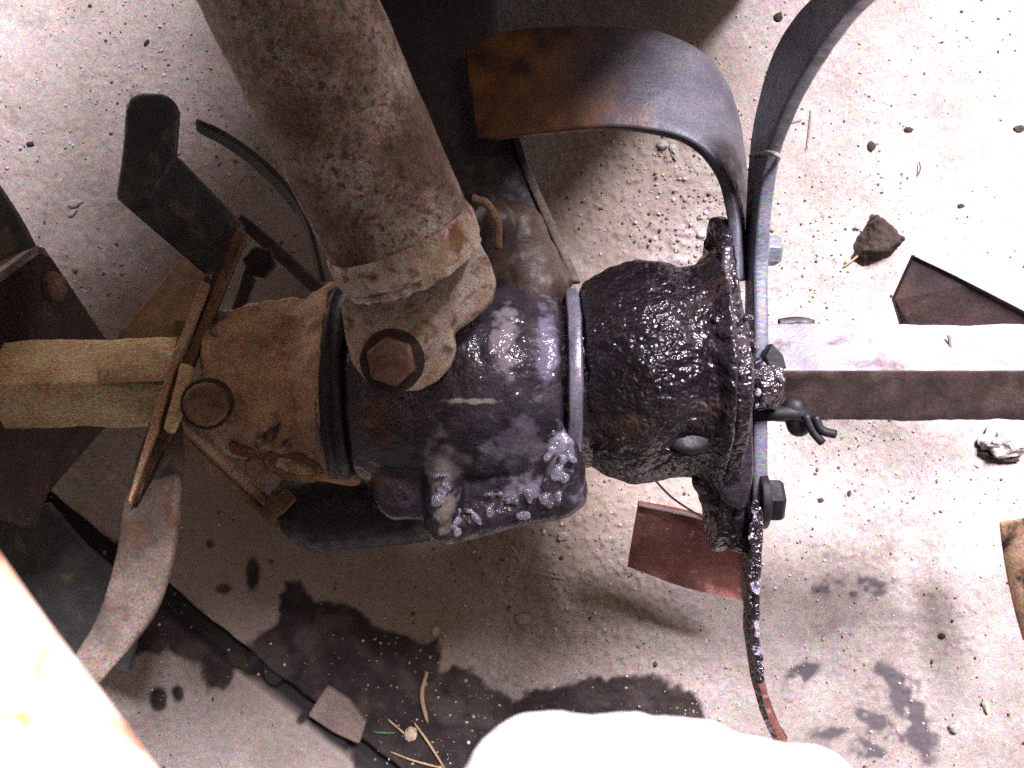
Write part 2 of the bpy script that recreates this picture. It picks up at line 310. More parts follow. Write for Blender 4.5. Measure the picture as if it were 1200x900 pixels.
def make_floor():
    def axis(a, b, step, far):
        core = np.arange(a, b, step); out = [core[-1]]; st = step
        while out[-1] < far: st *= 1.35; out.append(out[-1] + st)
        inn = [core[0]]; st = step
        while inn[-1] > -far: st *= 1.35; inn.append(inn[-1] - st)
        return np.concatenate([inn[:0:-1], core, out[1:]])
    xs = axis(-.31, .31, .0009, 12); ys = axis(-.24, .24, .0009, 12)
    X, Y = np.meshgrid(xs, ys); h, g = floor_height(X, Y)
    qx = 600 + X / GS; qy = 450 - Y / GS
    wob = 30 * (fbm(X, Y, 45, 201, 4) - .5) + 14 * (fbm(X, Y, 150, 205, 3) - .5)
    st1 = [(335, 682), (352, 680), (385, 705), (412, 716), (445, 745), (475, 752), (512, 748), (520, 782), (545, 786), (575, 808), (610, 818), (640, 802), (700, 792), (765, 790), (812, 815), (825, 850), (760, 960), (440, 960), (410, 880), (300, 792), (284, 772), (300, 745), (322, 738)]
    st2 = [(150, 640), (232, 718), (287, 770), (276, 782), (263, 812), (248, 806), (232, 778), (195, 762), (150, 770), (60, 760), (-20, 640), (60, 600)]
    oil = 1 - sstep(-4, 4, poly_sd(qx, qy, st1) + wob * .9)
    oil = np.maximum(oil, 1 - sstep(-4, 5, poly_sd(qx, qy, st2) + wob * .7))
    for (cx, cy, rx, ry) in ((185, 820, 9, 14), (208, 812, 7, 9), (296, 672, 8, 18), (262, 690, 10, 6), (352, 845, 6, 5)):
        oil = np.maximum(oil, 1 - sstep(-.3, .4, np.sqrt(((qx - cx) / rx) ** 2 + ((qy - cy) / ry) ** 2) - 1 + wob / 30))
    soft = 0 * X
    for (cx, cy, rx, ry, am, an) in ((940, 792, 30, 13, .9, -35), (1010, 688, 60, 12, .9, -5), (925, 820, 9, 5, .5, 0), (1072, 845, 16, 55, 1.2, -18), (1022, 842, 30, 9, 1.1, 25), (1020, 880, 30, 9, 1.0, 20), (965, 655, 14, 8, .35, 0), (1045, 795, 30, 12, .9, 35), (975, 860, 24, 10, .7, 0), (1040, 862, 22, 8, .9, 15), (1092, 870, 14, 30, .5, 0),
                                     (1110, 150, 10, 6, .3, 0), (38, 22, 16, 10, .4, 20), (1000, 880, 30, 10, .5, 0), (1095, 625, 12, 5, .4, 0), (1060, 605, 90, 40, .18, 20), (1010, 728, 80, 16, .22, 0), (150, 300, 90, 70, .15, 0), (870, 260, 16, 90, .2, 0), (940, 885, 14, 7, .5, 0), (700, 850, 50, 30, .2, 0)):
        c, s = math.cos(R(an)), math.sin(R(an)); dx = qx - cx; dy = qy - cy; u = (dx * c + dy * s) / rx; v = (-dx * s + dy * c) / ry
        soft = np.maximum(soft, am * (1 - sstep(.4, 1.3, np.sqrt(u * u + v * v) + (wob / 22))))
    soft = soft * sstep(.3, .62, fbm(X, Y, 130, 301, 3)) * 1.7
    ny, nx = X.shape; co = np.stack([X, Y, h], -1).reshape(-1, 3).astype(np.float32)
    idx = np.arange(nx * ny).reshape(ny, nx)
    q = np.stack([idx[:-1, :-1], idx[:-1, 1:], idx[1:, 1:], idx[1:, :-1]], -1).reshape(-1, 4).astype(np.int32)
    me = bpy.data.meshes.new('floor'); me.vertices.add(len(co)); me.vertices.foreach_set('co', co.ravel())
    me.loops.add(q.size); me.loops.foreach_set('vertex_index', q.ravel()); me.polygons.add(len(q))
    me.polygons.foreach_set('loop_start', np.arange(0, q.size, 4, dtype=np.int32)); me.update(calc_edges=True)
    at = me.color_attributes.new('marks', 'FLOAT_COLOR', 'POINT')
    blotch = .75 * np.clip(np.exp(-((np.hypot(qx - 480, (qy - 560) * 1.0) / 330) ** 4)) + .6 * np.exp(-((np.hypot(qx - 720, qy - 150) / 170) ** 4)), 0, 1) * sstep(.3, .65, fbm(X, Y, 16, 401, 4))  # brown soil under the machine, partly a shade tint put into colour
    oil = oil * (.88 + .12 * sstep(.3, .5, fbm(X, Y, 60, 505, 3)))
    c4 = np.stack([oil, np.clip(soft, 0, 1), g * sstep(0, .8, g), blotch], -1).reshape(-1, 4).astype(np.float32)
    at.data.foreach_set('color', c4.ravel())
    m = bpy.data.materials.new('trodden_dust'); m.use_nodes = True; N = m.node_tree.nodes; L = m.node_tree.links; b = N['Principled BSDF']
    tc = N.new('ShaderNodeTexCoord'); av = N.new('ShaderNodeAttribute'); av.attribute_name = 'marks'
    sp = N.new('ShaderNodeSeparateColor'); L.new(av.outputs['Color'], sp.inputs[0])
    def nz(s, det=6, rg=.6, w_=0):
        t = N.new('ShaderNodeTexNoise'); t.inputs['Scale'].default_value = s; t.inputs['Detail'].default_value = det; t.inputs['Roughness'].default_value = rg
        L.new(tc.outputs['Object'], t.inputs['Vector']); return t
    def ramp(src, stops):
        cr = N.new('ShaderNodeValToRGB'); e = cr.color_ramp.elements
        while len(e) < len(stops): e.new(.5)
        for i, (p, c) in enumerate(stops): e[i].position = p; e[i].color = (*c, 1)
        L.new(src, cr.inputs[0]); return cr.outputs[0]
    def mix(f, a, bb, mode='MIX'):
        mx = N.new('ShaderNodeMix'); mx.data_type = 'RGBA'; mx.blend_type = mode
        if isinstance(f, float): mx.inputs[0].default_value = f
        else: L.new(f, mx.inputs[0])
        for k, v in ((6, a), (7, bb)):
            if isinstance(v, tuple): mx.inputs[k].default_value = (*v, 1)
            else: L.new(v, mx.inputs[k])
        return mx.outputs[2]
    base = ramp(nz(22, 8, .65).outputs[0], [(.3, (.24, .205, .175)), (.5, (.33, .29, .255)), (.7, (.40, .365, .335))])
    sp2 = ramp(nz(260, 4, .7).outputs[0], [(.36, (.42, .40, .42)), (.5, (.5, .5, .5)), (.66, (.60, .58, .56))])
    base = mix(.75, base, sp2, 'OVERLAY')
    cg = nz(1100, 2, .7); gb = N.new('ShaderNodeBrightContrast'); gb.inputs[2].default_value = 1.5; L.new(cg.outputs['Color'], gb.inputs[0]); base = mix(.5, base, gb.outputs[0], 'OVERLAY')
    base = mix(av.outputs['Alpha'], base, (.27, .20, .14))
    base = mix(sp.outputs[1], base, (.10, .088, .092))
    oilc = ramp(nz(60, 6, .65).outputs[0], [(.35, (.018, .013, .012)), (.5, (.030, .022, .020)), (.68, (.055, .042, .036))])
    oilc = mix(.6, oilc, gb.outputs[0], 'OVERLAY')
    base = mix(sp.outputs[0], base, oilc)
    base = mix(sp.outputs[2], base, (.03, .026, .026))
    L.new(base, b.inputs['Base Color'])
    mr = N.new('ShaderNodeMapRange'); mr.inputs[3].default_value = .95; mr.inputs[4].default_value = .7; L.new(sp.outputs[0], mr.inputs[0]); L.new(mr.outputs[0], b.inputs['Roughness'])
    b.inputs['Specular IOR Level'].default_value = .25
    bn = nz(650, 5, .7); bp = N.new('ShaderNodeBump'); bp.inputs['Strength'].default_value = .6; bp.inputs['Distance'].default_value = .0008
    L.new(bn.outputs[0], bp.inputs['Height']); L.new(bp.outputs[0], b.inputs['Normal'])
    o = link('floor', me, m); o['kind'] = 'structure'
    return o
make_floor()
def hgt(x, y): return float(floor_height(np.array([[x]]), np.array([[y]]))[0][0, 0])
def G(px, py, dz=0.0):
    x, y = (px - 600) * GS, (450 - py) * GS
    return Vector((x, y, hgt(x, y) + dz))

# loose grit lying on the floor (uncountable)
def make_grit(n=13000):
    bm = bmesh.new(); bmesh.ops.create_icosphere(bm, subdivisions=1, radius=1); bm.verts.ensure_lookup_table()
    V = np.array([v.co[:] for v in bm.verts]); Fc = np.array([[v.index for v in f.verts] for f in bm.faces]); bm.free()
    x = RNG.uniform(-.33, .33, n * 3); y = RNG.uniform(-.25, .25, n * 3); qx = 600 + x / GS; qy = 450 - y / GS
    den = .30 * sstep(.35, .7, fbm(x[None], y[None], 10, 710, 3)[0]) + .06 + 1.0 * np.exp(-(((qx - 780) / 90) ** 2 + ((qy - 240) / 90) ** 2)) + .75 * np.exp(-(((qx - 680) / 110) ** 2 + ((qy - 610) / 80) ** 2)) + .35 * np.exp(-(((qx - 960) / 90) ** 2 + ((qy - 280) / 120) ** 2)) + .25 * np.exp(-(((qx - 560) / 200) ** 2 + ((qy - 700) / 120) ** 2)) + .3 * (fbm(x[None], y[None], 18, 700, 3)[0] > .58)
    keep = RNG.random(n * 3) < den; x, y, qx, qy = x[keep][:n], y[keep][:n], qx[keep][:n], qy[keep][:n]; n = len(x)
    h, _ = floor_height(x[None], y[None]); h = h[0]
    sz = .00022 + .00075 * RNG.random(n) ** 4 + .0004 * RNG.random(n) * np.exp(-(((qx - 790) / 80) ** 2 + ((qy - 240) / 90) ** 2))
    sz = np.where(RNG.random(n) < .02, sz * 1.8, sz)
    vv = V[None] * (1 + .5 * (RNG.random((n, len(V), 1)) - .5)); vv = vv * sz[:, None, None] * np.stack([RNG.uniform(.7, 1.5, n), RNG.uniform(.7, 1.4, n), RNG.uniform(.5, .9, n)], -1)[:, None, :]
    vv = vv + np.stack([x, y, h + sz * .3], -1)[:, None, :]
    ff = Fc[None] + (np.arange(n) * len(V))[:, None, None]
    me = bpy.data.meshes.new('grit'); co = vv.reshape(-1, 3).astype(np.float32); q = ff.reshape(-1).astype(np.int32)
    me.vertices.add(len(co)); me.vertices.foreach_set('co', co.ravel()); me.loops.add(len(q)); me.loops.foreach_set('vertex_index', q)
    me.polygons.add(len(q) // 3); me.polygons.foreach_set('loop_start', np.arange(0, len(q), 3, dtype=np.int32)); me.update(calc_edges=True)
    at = me.color_attributes.new('tone', 'FLOAT_COLOR', 'POINT')
    pal = np.array([(.5, .45, .42), (.36, .29, .24), (.22, .16, .12), (.07, .05, .04), (.62, .58, .55)]); pk = RNG.choice(5, n, p=[.3, .25, .17, .2, .08])
    c = np.repeat(pal[pk], len(V), 0); at.data.foreach_set('color', np.concatenate([c, np.ones((len(c), 1))], 1).astype(np.float32).ravel())
    m = bpy.data.materials.new('grit'); m.use_nodes = True; a = m.node_tree.nodes.new('ShaderNodeAttribute'); a.attribute_name = 'tone'
    m.node_tree.links.new(a.outputs[0], m.node_tree.nodes['Principled BSDF'].inputs['Base Color']); m.node_tree.nodes['Principled BSDF'].inputs['Roughness'].default_value = .9
    o = link('grit', me, m, smooth=False); tag(o, 'loose grit and crumbs of soil scattered over the dusty floor', 'grit', kind='stuff')
make_grit()

# ---------------------------------------------------------------- the rotary tiller: one machine, many parts
T = bpy.data.objects.new('rotary_tiller', None); COL.objects.link(T); T.location = (0, 0, 0)
tag(T, 'rusty rotary tiller head with greasy gearbox, leg tube and bent tines above the floor', 'tiller')

# leg tube rising towards the upper left
a = P(468, 276, .236); b_ = P(330, -20, .272); dr = (b_ - a).normalized(); far = b_ + dr * .16
bm = bmesh.new(); pts = [a.lerp(far, k / 60) for k in range(61)]; tube_bm(bm, pts, .0240, 64)
leg = from_bm('leg_tube', bm, M['tube'], T); rough_up(leg, .01, .0010); rough_up(leg, .03, .0008)
bm = bmesh.new(); tube_bm(bm, [a - dr * .010, a - dr * .008, a - dr * .001, a + dr * .002], [.0225, .0246, .0250, .0243], 64)
o = from_bm('collar', bm, M['lug'], leg); o['label'] = 'crusted weld collar at the foot of the tube'; rough_up(o, .006, .0018)
bm = bmesh.new()
for k in range(70):
    t = 2 * math.pi * k / 70; sdv = dr.cross(Vector((0, 0, 1))).normalized(); upv = sdv.cross(dr)
    bmesh.ops.create_icosphere(bm, subdivisions=2, radius=random.uniform(.0014, .0021), matrix=Matrix.Translation(a - dr * .0105 + sdv * .0225 * math.cos(t) + upv * .0225 * math.sin(t)))
o = from_bm('weld_bead', bm, M['lug'], leg); cast(o, .0007, 1, ((.004, .0008),))
# mounting lug with its bolt
zl = .226
out = [(398, 350), (404, 395), (412, 425), (430, 448), (458, 459), (488, 458), (512, 445), (527, 428), (533, 405), (530, 388), (556, 370), (576, 352), (582, 330), (574, 305), (560, 278), (520, 265), (430, 290)]
lug = plate('mounting_lug', [P(x, y, zl) for x, y in out], (0, 0, -.013), M['lug'], T, bev=.0014, rough=.0008)
hex_head('bolt', P(460, 423, zl - .0006), (0.02, -.05, 1), .0084, .0085, M['bolt'], lug, washer=.0108, wmat=M['darkrust'], sides=6, spin=.35)
# neck casting behind the lug
bm = bmesh.new(); capsule_bm(bm, P(622, 345, .172), P(600, 275, .176), .016, .013); capsule_bm(bm, P(570, 300, .18), P(580, 262, .19), .013, .008); capsule_bm(bm, P(655, 330, .17), P(622, 270, .17), .006, .005)
o = from_bm('neck_casting', bm, M['neck'], T); cast(o, .0012, 4, ((.007, .0016), (.02, .003)))
o = tube('bracket_rib', catmull([P(553, 232, .213), P(572, 240, .213), P(582, 262, .21), P(584, 290, .205)], 6), .0016, M['rust'], T, 12); rough_up(o, .006, .001)
# curved dark guard behind the tube
gd = blade('guard_plate', [P(400, -60, .17), P(440, 60, .17), P(490, 180, .165), P(540, 300, .16), P(560, 350, .16)],
           [P(575, -60, .14), P(588, 60, .145), P(604, 175, .15), P(640, 265, .155), P(672, 335, .16)], .004, M['black'], T, 8, 8, rough=.001)
gd['label'] = 'dark curved guard between the tube and the rusty tipped tine'
o = blade('rim', [P(585, 60, .147), P(603, 172, .152), P(638, 262, .157), P(670, 332, .163)], [P(594, 60, .147), P(613, 172, .152), P(650, 262, .157), P(681, 332, .163)], .004, M['dusty'], gd, 8, 2)

# gear housing
bm = bmesh.new()
revolve_bm(bm, [(418, 96), (424, 112), (440, 118), (470, 120), (500, 120), (530, 124), (560, 126), (600, 122), (630, 115), (648, 110), (655, 104)], 452)
def prism_bm(bm, pts, z0, z1):
    lo = [bm.verts.new((*P(x, y, z1).xy, z0)) for x, y in pts]; hi = [bm.verts.new(P(x, y, z1)) for x, y in pts]
    f = [bm.faces.new(lo), bm.faces.new(list(reversed(hi)))]
    for i in range(len(pts)):
        j = (i + 1) % len(pts); f.append(bm.faces.new((lo[i], hi[i], hi[j], lo[j])))
    e = list({x for k in f for x in k.edges}); bmesh.ops.recalc_face_normals(bm, faces=f); bmesh.ops.bevel(bm, geom=e, offset=.005, segments=4, affect='EDGES', profile=.5)
prism_bm(bm, [(426, 440), (515, 440), (515, 612), (450, 612), (432, 585)], .11, .192)
prism_bm(bm, [(498, 470), (684, 470), (684, 565), (664, 590), (600, 618), (545, 634), (504, 636)], .10, .194)
capsule_bm(bm, P(517, 530, .196), P(521, 612, .190), .0066, .0078)
capsule_bm(bm, P(524, 616, .188), P(655, 584, .189), .0072, .0078)
capsule_bm(bm, P(660, 578, .190), P(658, 522, .196), .0085, .0068)
hs = from_bm('gear_housing', bm, M['oilgrey'], T); cast(hs, .0011, 6, ((.005, .0006), (.018, .003)))
bm = bmesh.new()
random.seed(11)
def blob(px, py, z, r):
    bmesh.ops.create_icosphere(bm, subdivisions=2, radius=r, matrix=Matrix.Translation(P(px, py, z)) @ Matrix.Rotation(random.random() * 3, 4, 'Z') @ Matrix.Diagonal((1, random.uniform(.7, 1.8), .6, 1)))
for k in range(30):
    t = random.random(); blob(525 + 135 * t, 612 - 36 * t + random.gauss(0, 8), .1965, random.uniform(.0006, .0018))
for k in range(14): blob(random.gauss(660, 9), random.uniform(505, 580), .2035, random.uniform(.0008, .0018))
for k in range(10): blob(random.gauss(518, 7), random.uniform(520, 600), .2025, random.uniform(.0010, .0022))
for k in range(16):
    t = random.random(); blob(600 + 60 * t, 596 - 26 * t + random.gauss(0, 6), .1975, random.uniform(.0008, .0020))
o = from_bm('highlight_blobs', bm, M['paleglint'], hs); cast(o, .0007, 1, ((.003, .0010),))  # blobs coloured pale to paint the shine of the rim
o['label'] = 'pale blobs painting wet highlights on the greasy rim along the bottom of the housing'
# black rounded body low under the gear housing
bm = bmesh.new(); capsule_bm(bm, P(380, 590, .11), P(480, 590, .115), .022, .018)
o = from_bm('lower_dark_body', bm, M['black'], T); cast(o, .0013, 3, ((.01, .002),))
# thin bright scribed line and streak on the housing
o = tube('scratch_ridge', [P(495, 463, .2085), P(520, 465, .2095), P(560, 463, .2095)], [.0004, .0008, .0003], M['bright'], hs, 8)
# collar rings between housing and right bearing housing
o = revolve('sleeve', [(640, 98), (690, 98)], 450, M['oil'], T)
o = revolve('polished_ring', [(660, 104), (661, 111), (674, 112), (676, 106)], 450, M['wornring'], T); bevel(o, .0006); rough_up(o, .006, .0008)
# right bearing housing
bm = bmesh.new()
revolve_bm(bm, [(679, 92), (682, 104), (696, 112), (712, 122), (740, 130), (770, 129), (795, 121), (815, 125), (826, 138), (834, 140)], 436)
bh = from_bm('bearing_housing', bm, M['oil'], T); cast(bh, .0011, 4, ((.0045, .0013), (.015, .0022)))
bh['label'] = 'oil-soaked bearing housing with glittering grease'
o = bpy.data.objects.new('tmp', None)
bm = bmesh.new()
bmesh.ops.create_uvsphere(bm, u_segments=24, v_segments=12, radius=1)
bmesh.ops.transform(bm, matrix=Matrix.Translation(P(806, 512, .201)) @ Matrix.Rotation(R(-35), 4, 'X') @ Matrix.Diagonal((.0085, .007, .003, 1)), verts=bm.verts[:])
o = from_bm('grease_plug', bm, M['black'], bh); rough_up(o, .004, .001)
bm = bmesh.new()
n = 40; c0 = P(803, 508, .2035); rs = [c0 + Vector((.0098 * math.cos(t), .0078 * math.sin(t), -.002 * math.sin(t) * -1)) for t in [2 * math.pi * k / n for k in range(n + 1)]]
tube_bm(bm, rs, .0012, 8, cap=False); o = from_bm('plug_ring', bm, M['oil'], bh)
# right hub flange (edge on) with lobes
Xf = (846 - 600) / 3000
def yz_plate(name, X, pts, th, mat_, parent, bev=.001, rough=0.0):
    return plate(name, [Vector((X, y, z)) for y, z in pts], (th, 0, 0), mat_, parent, bev, rough)
pts = []
for k in range(48):
    t = 2 * math.pi * k / 48
    r = .050 + .012 * max(0, math.cos(2 * (t - R(90)))) ** 3 + .004 * math.cos(4 * t)
    pts.append((r * math.cos(t + math.pi / 2) * 1.0 + .000, AX - .004 + r * math.sin(t + math.pi / 2) * .85))
hf = yz_plate('hub_flange', Xf - .004, pts, .0065, M['oil'], T, .0012, .0016)
hf['label'] = 'thick oily hub flange seen from its edge'
# lobes of the flange: top (825-850, 265-300) and bottom (830-880, 560-650)
bm = bmesh.new(); capsule_bm(bm, P(836, 285, .165), P(846, 275, .165), .0042, .005); capsule_bm(bm, P(842, 300, .16), P(850, 420, .175), .0045)
capsule_bm(bm, P(838, 560, .175), P(866, 628, .172), .009, .0065); capsule_bm(bm, P(856, 480, .178), P(858, 600, .175), .0075)
o = from_bm('flange_lobe', bm, M['oil'], hf); cast(o, .0011, 3, ((.005, .0024),))
# pale edge strip
o = blade('spacer_plate', [P(846, 290, .19), P(842, 340, .192), P(836, 400, .195)], [P(857, 290, .19), P(855, 340, .192), P(850, 400, .195)], .004, M['oilgrey'], T, 6, 3, rough=.002)
# clumps of grease
random.seed(3)
bm = bmesh.new()
for k in range(46):
    px = random.uniform(832, 888); py = random.gauss(428, 26); r = random.uniform(.0010, .0030)
    z = .205 + random.uniform(-.004, .003)
    bmesh.ops.create_icosphere(bm, subdivisions=2, radius=r, matrix=Matrix.Translation(P(px, py, z)) @ Matrix.Rotation(random.random() * 3, 4, 'Z') @ Matrix.Diagonal((1, random.uniform(.6, 1.8), .8, 1)))
box_bm(bm, P(838, 470, .17), P(884, 395, .2035))
o = from_bm('grease_clump', bm, M['oil2'], hf); cast(o, .0007, 1, ((.003, .0012),)); o['label'] = 'wet glittering clump of grease over the hub'
o = plate('hub_block', [P(836, 458, .199), P(884, 456, .199), P(884, 560, .192), P(872, 600, .188), P(850, 590, .188), P(836, 560, .19)], (0, 0, -.03), M['oilgrey'], T, .0015, .001)
# centre collar of the axle
bm = bmesh.new(); tube_bm(bm, [P(882, 450, .185), P(886, 450, .185), P(910, 450, .185), P(914, 450, .185)], [.008, .0098, .0098, .0075], 32)
o = from_bm('axle_collar', bm, M['oil2'], T); cast(o, .0009, 2, ((.004, .0022),))
# right axle: square bar set on its corner
def square_bar(name, p0, p1, s, mat_, rot, n=50, seedn=0, rough=.0008, mat2=None):
    p0, p1 = Vector(p0), Vector(p1); bm = bmesh.new(); rs = []
    for i in range(n + 1):
        c = p0.lerp(p1, i / n); q = []
        for k in range(4):
            for j in range(6):
                f = j / 6; t0 = rot + k * math.pi / 2; t1 = t0 + math.pi / 2
                y = (math.cos(t0) * (1 - f) + math.cos(t1) * f) * s * .7071; z = (math.sin(t0) * (1 - f) + math.sin(t1) * f) * s * .7071
                q.append(bm.verts.new(c + Vector((0, y, z))))
        rs.append(q)
    loft(bm, rs); o = from_bm(name, bm, mat_, T, smooth=True); bevel(o, .0012, 2, 40)
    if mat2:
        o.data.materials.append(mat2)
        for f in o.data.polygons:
            if f.normal.y > .2 and f.normal.z > 0: f.material_index = 1  # sun-facing side gets the pale material, its light put into colour
    rough_up(o, .012, rough); return o
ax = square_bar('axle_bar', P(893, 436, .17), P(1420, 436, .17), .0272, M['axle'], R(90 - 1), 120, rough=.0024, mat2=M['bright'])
ax['label'] = 'square axle bar with a dark lower face and an upper face painted pale as if sunlit'
o = plate('bright_spot', [P(x, y, .1862 - (y - 440) * .00025) for x, y in ((1064, 441), (1112, 441), (1106, 448), (1096, 453), (1084, 454), (1074, 449))], (0, 0, -.0015), M['bright'], ax, .0006)  # pale piece added in place of a bright spot on the bar
o = blade('nick', [P(1110, 393, .1785), P(1112, 403, .1795), P(1114, 416, .181)], [P(1113, 393, .1785), P(1115, 403, .1795), P(1116, 416, .181)], .0008, M['axle'], ax, 3, 1, rough=0, bev=.0001)
o = plate('lock_tab', [P(897, 418, .192), P(905, 402, .192), P(918, 416, .192), P(922, 432, .192), P(903, 434, .192)], (0, 0, -.008), M['black'], T, .0005)
o = blade('cap_edge', [P(912, 378, .155), P(935, 374, .155), P(955, 379, .155)], [P(912, 384, .15), P(935, 384, .15), P(955, 384, .15)], .004, M['black'], T, 6, 2)
# split pin and its rod
pin = tube('pin_rod', [P(882, 486, .18), P(925, 484, .18), P(950, 488, .18)], .0028, M['black'], T, 16)
bm = bmesh.new(); capsule_bm(bm, P(930, 478, .178), P(936, 498, .176), .0046); o = from_bm('pin_eye', bm, M['black'], pin)
bm = bmesh.new(); tube_bm(bm, catmull([P(944, 486, .183), P(952, 505, .183), P(964, 519, .183)], 5), .0016, 12); o = from_bm('pin_leg', bm, M['black'], pin)
bm = bmesh.new(); tube_bm(bm, catmull([P(955, 488, .184), P(963, 504, .184), P(979, 509, .184)], 5), .0017, 12); o = from_bm('pin_leg', bm, M['black'], pin)
# nuts on the outer side of the hub
X0 = .0958
for (px, py, z, mt, r) in ((893, 294, .172, M['blue'], .0062), (893, 586, .176, M['black'], .0088)):
    c = P(px, py, z)
    nt_ = hex_head('nut', c, (1, 0, 0), r, .0075 if r > .007 else .0068, mt, T, washer=r * 1.25, wmat=mt, spin=.1)
# tines of the right hub
t1 = blade('tine', [PX(1050, -60, .0945), PX(958, 0, .0945), PX(915, 60, .0945), PX(894, 130, .0945), PX(884, 200, .0945), PX(880, 300, .0945), PX(881, 400, .0945), PX(881, 500, .0945), PX(881, 610, .0945)],
           [PX(1110, -60, .0945), PX(1018, 0, .0945), PX(966, 60, .0945), PX(926, 130, .0945), PX(904, 195, .0945), PX(893, 300, .0945), PX(893, 400, .0945), PX(892, 500, .0945), PX(892, 610, .0945)], .0055, M['blue'], T, 8, 5, rough=.0006)
t1['label'] = 'long bluish steel tine running up and out of the top edge'
o = tube('wire_tie', catmull([PX(880, 183, .0905) + Vector((0, 0, 0)), PX(893, 179, .0905), PX(911, 182, .0905), PX(907, 190, .099), PX(884, 190, .099)], 5), .0009, M['steel'], t1, 10)
t2 = blade('tine', [P(892, 595, .186), P(889, 660, .187), P(887, 730, .187), P(892, 790, .186), P(905, 835, .184), P(922, 868, .183)],
           [P(880, 595, .172), P(874, 660, .173), P(875, 730, .175), P(882, 790, .176), P(896, 838, .175), P(910, 872, .174)], .0026, M['oil2'], T, 10, 5, rough=.0016)
t2['label'] = 'narrow tine pointing down with grease glittering along its edge'
bm = bmesh.new()
for k in range(60):
    f = k / 60 * .85; py = 590 + 240 * f; px = 886 - 5 * math.sin(f * 3) + 14 * f ** 3 + random.uniform(-4, 4)
    bmesh.ops.create_icosphere(bm, subdivisions=2, radius=random.uniform(.0006, .0014) * (1.3 - f * .5), matrix=Matrix.Translation(P(px, py, .186)) @ Matrix.Diagonal((1, random.uniform(1, 2), .7, 1)))
o = from_bm('grease_clump', bm, M['oil2'], t2); cast(o, .0005, 1, ((.003, .0008),))
o = blade('worn_tip', [P(896, 800, .1885), P(906, 835, .1875), P(923, 869, .1862)], [P(889, 802, .188), P(899, 838, .187), P(914, 873, .186)], .001, M['red'], t2, 6, 2, rough=0)
o['label'] = 'rust-red worn tip'
t3 = blade('tine', [P(872, 330, .165), P(871, 220, .155), P(862, 140, .152), P(836, 80, .153), P(785, 45, .156), P(700, 33, .16), P(600, 38, .162), P(545, 58, .162)],
           [P(860, 330, .178), P(859, 262, .178), P(846, 210, .178), P(820, 176, .176), P(778, 158, .174), P(715, 151, .172), P(640, 157, .168), P(560, 166, .166)], .0045, M['rusttip'], T, 8, 8, rough=.001)
t3['label'] = 'broad tine curving over to the left, grey-blue at the bend and orange rust at its tip'
t4 = blade('tine', [P(748, 590, .062), P(810, 602, .062), P(868, 621, .066), P(878, 625, .07)], [P(736, 660, .040), P(800, 684, .040), P(866, 699, .044), P(876, 702, .046)], .005, M['red'], T, 6, 6, rough=.0008)
o = blade('lit_edge', [P(749, 590, .0655), P(810, 602, .0655), P(866, 619, .0695)], [P(748, 593, .0655), P(810, 606, .0655), P(866, 623, .0695)], .0008, M['stone'], t4, 5, 1, rough=0)  # pale strip painting the brightness of the top edge
t4['label'] = 'brick red tine blade low down under the hub'
o = tube('steel_wire', catmull([P(765, 560, .12), P(790, 585, .11), P(832, 612, .10)], 6), .0005, M['axle'], T, 8)
t5 = plate('tine', [P(1072, 299, .095), P(1140, 332, .095), P(1200, 362, .095), P(1290, 410, .095), P(1290, 430, .07), P(1090, 425, .07), P(1060, 392, .07), P(1048, 352, .085)], (0, .001, -.004), M['darkrust'], T, .0006, 0)
o = blade('lit_edge', [P(1072, 298, .0957), P(1140, 331, .0957), P(1290, 408, .0957)], [P(1072, 301, .0957), P(1140, 334, .0957), P(1290, 412, .0957)], .0008, M['bright'], t5, 5, 1, rough=0)  # thin pale strip paints the lit upper edge of the blade
t5['label'] = 'dark rusty tine blade half hidden behind the pale axle bar at the right'
t6 = blade('tine', [P(1172, 612, .05), P(1178, 660, .05), P(1188, 705, .05), P(1200, 750, .05)], [P(1240, 600, .07), P(1245, 660, .07), P(1250, 705, .07), P(1260, 750, .07)], .005, M['bell'], T, 6, 4)
t6['label'] = 'rusty orange tine end cut off by the right edge'

# left bearing housing
bm = bmesh.new()
revolve_bm(bm, [(254, 70), (260, 82), (285, 90), (320, 96), (345, 100), (360, 96), (372, 106), (388, 112), (397, 112)], 447, flat=.95)
lb = from_bm('bearing_housing', bm, M['bell'], T); cast(lb, .0011, 3, ((.004, .0018), (.009, .0030), (.022, .0075)))
lb['label'] = 'dry tan-rusted bearing housing on the left of the gearbox'
bm = bmesh.new(); capsule_bm(bm, P(352, 540, .178), P(412, 556, .178), .006, .0045)
o = from_bm('casting_rib', bm, M['bell'], lb); rough_up(o, .006, .001)
revolve('seal_ring', [(386, 100), (390, 106), (394, 100)], 450, M['steel'], T)
revolve('seal_ring', [(392, 96), (396, 112), (402, 114), (406, 108), (409, 113), (416, 115), (420, 106), (426, 90)], 450, M['black'], T)
hex_head('bolt', P(243, 473, .205), (.18, -.05, 1), .0078, .0065, M['bolt'], T, washer=.0092, wmat=M['darkrust'], sides=14, spin=.2)
hex_head('bolt', P(301, 545, .182), (.25, -.2, 1), .0048, .0050, M['bolt'], T, spin=.4)
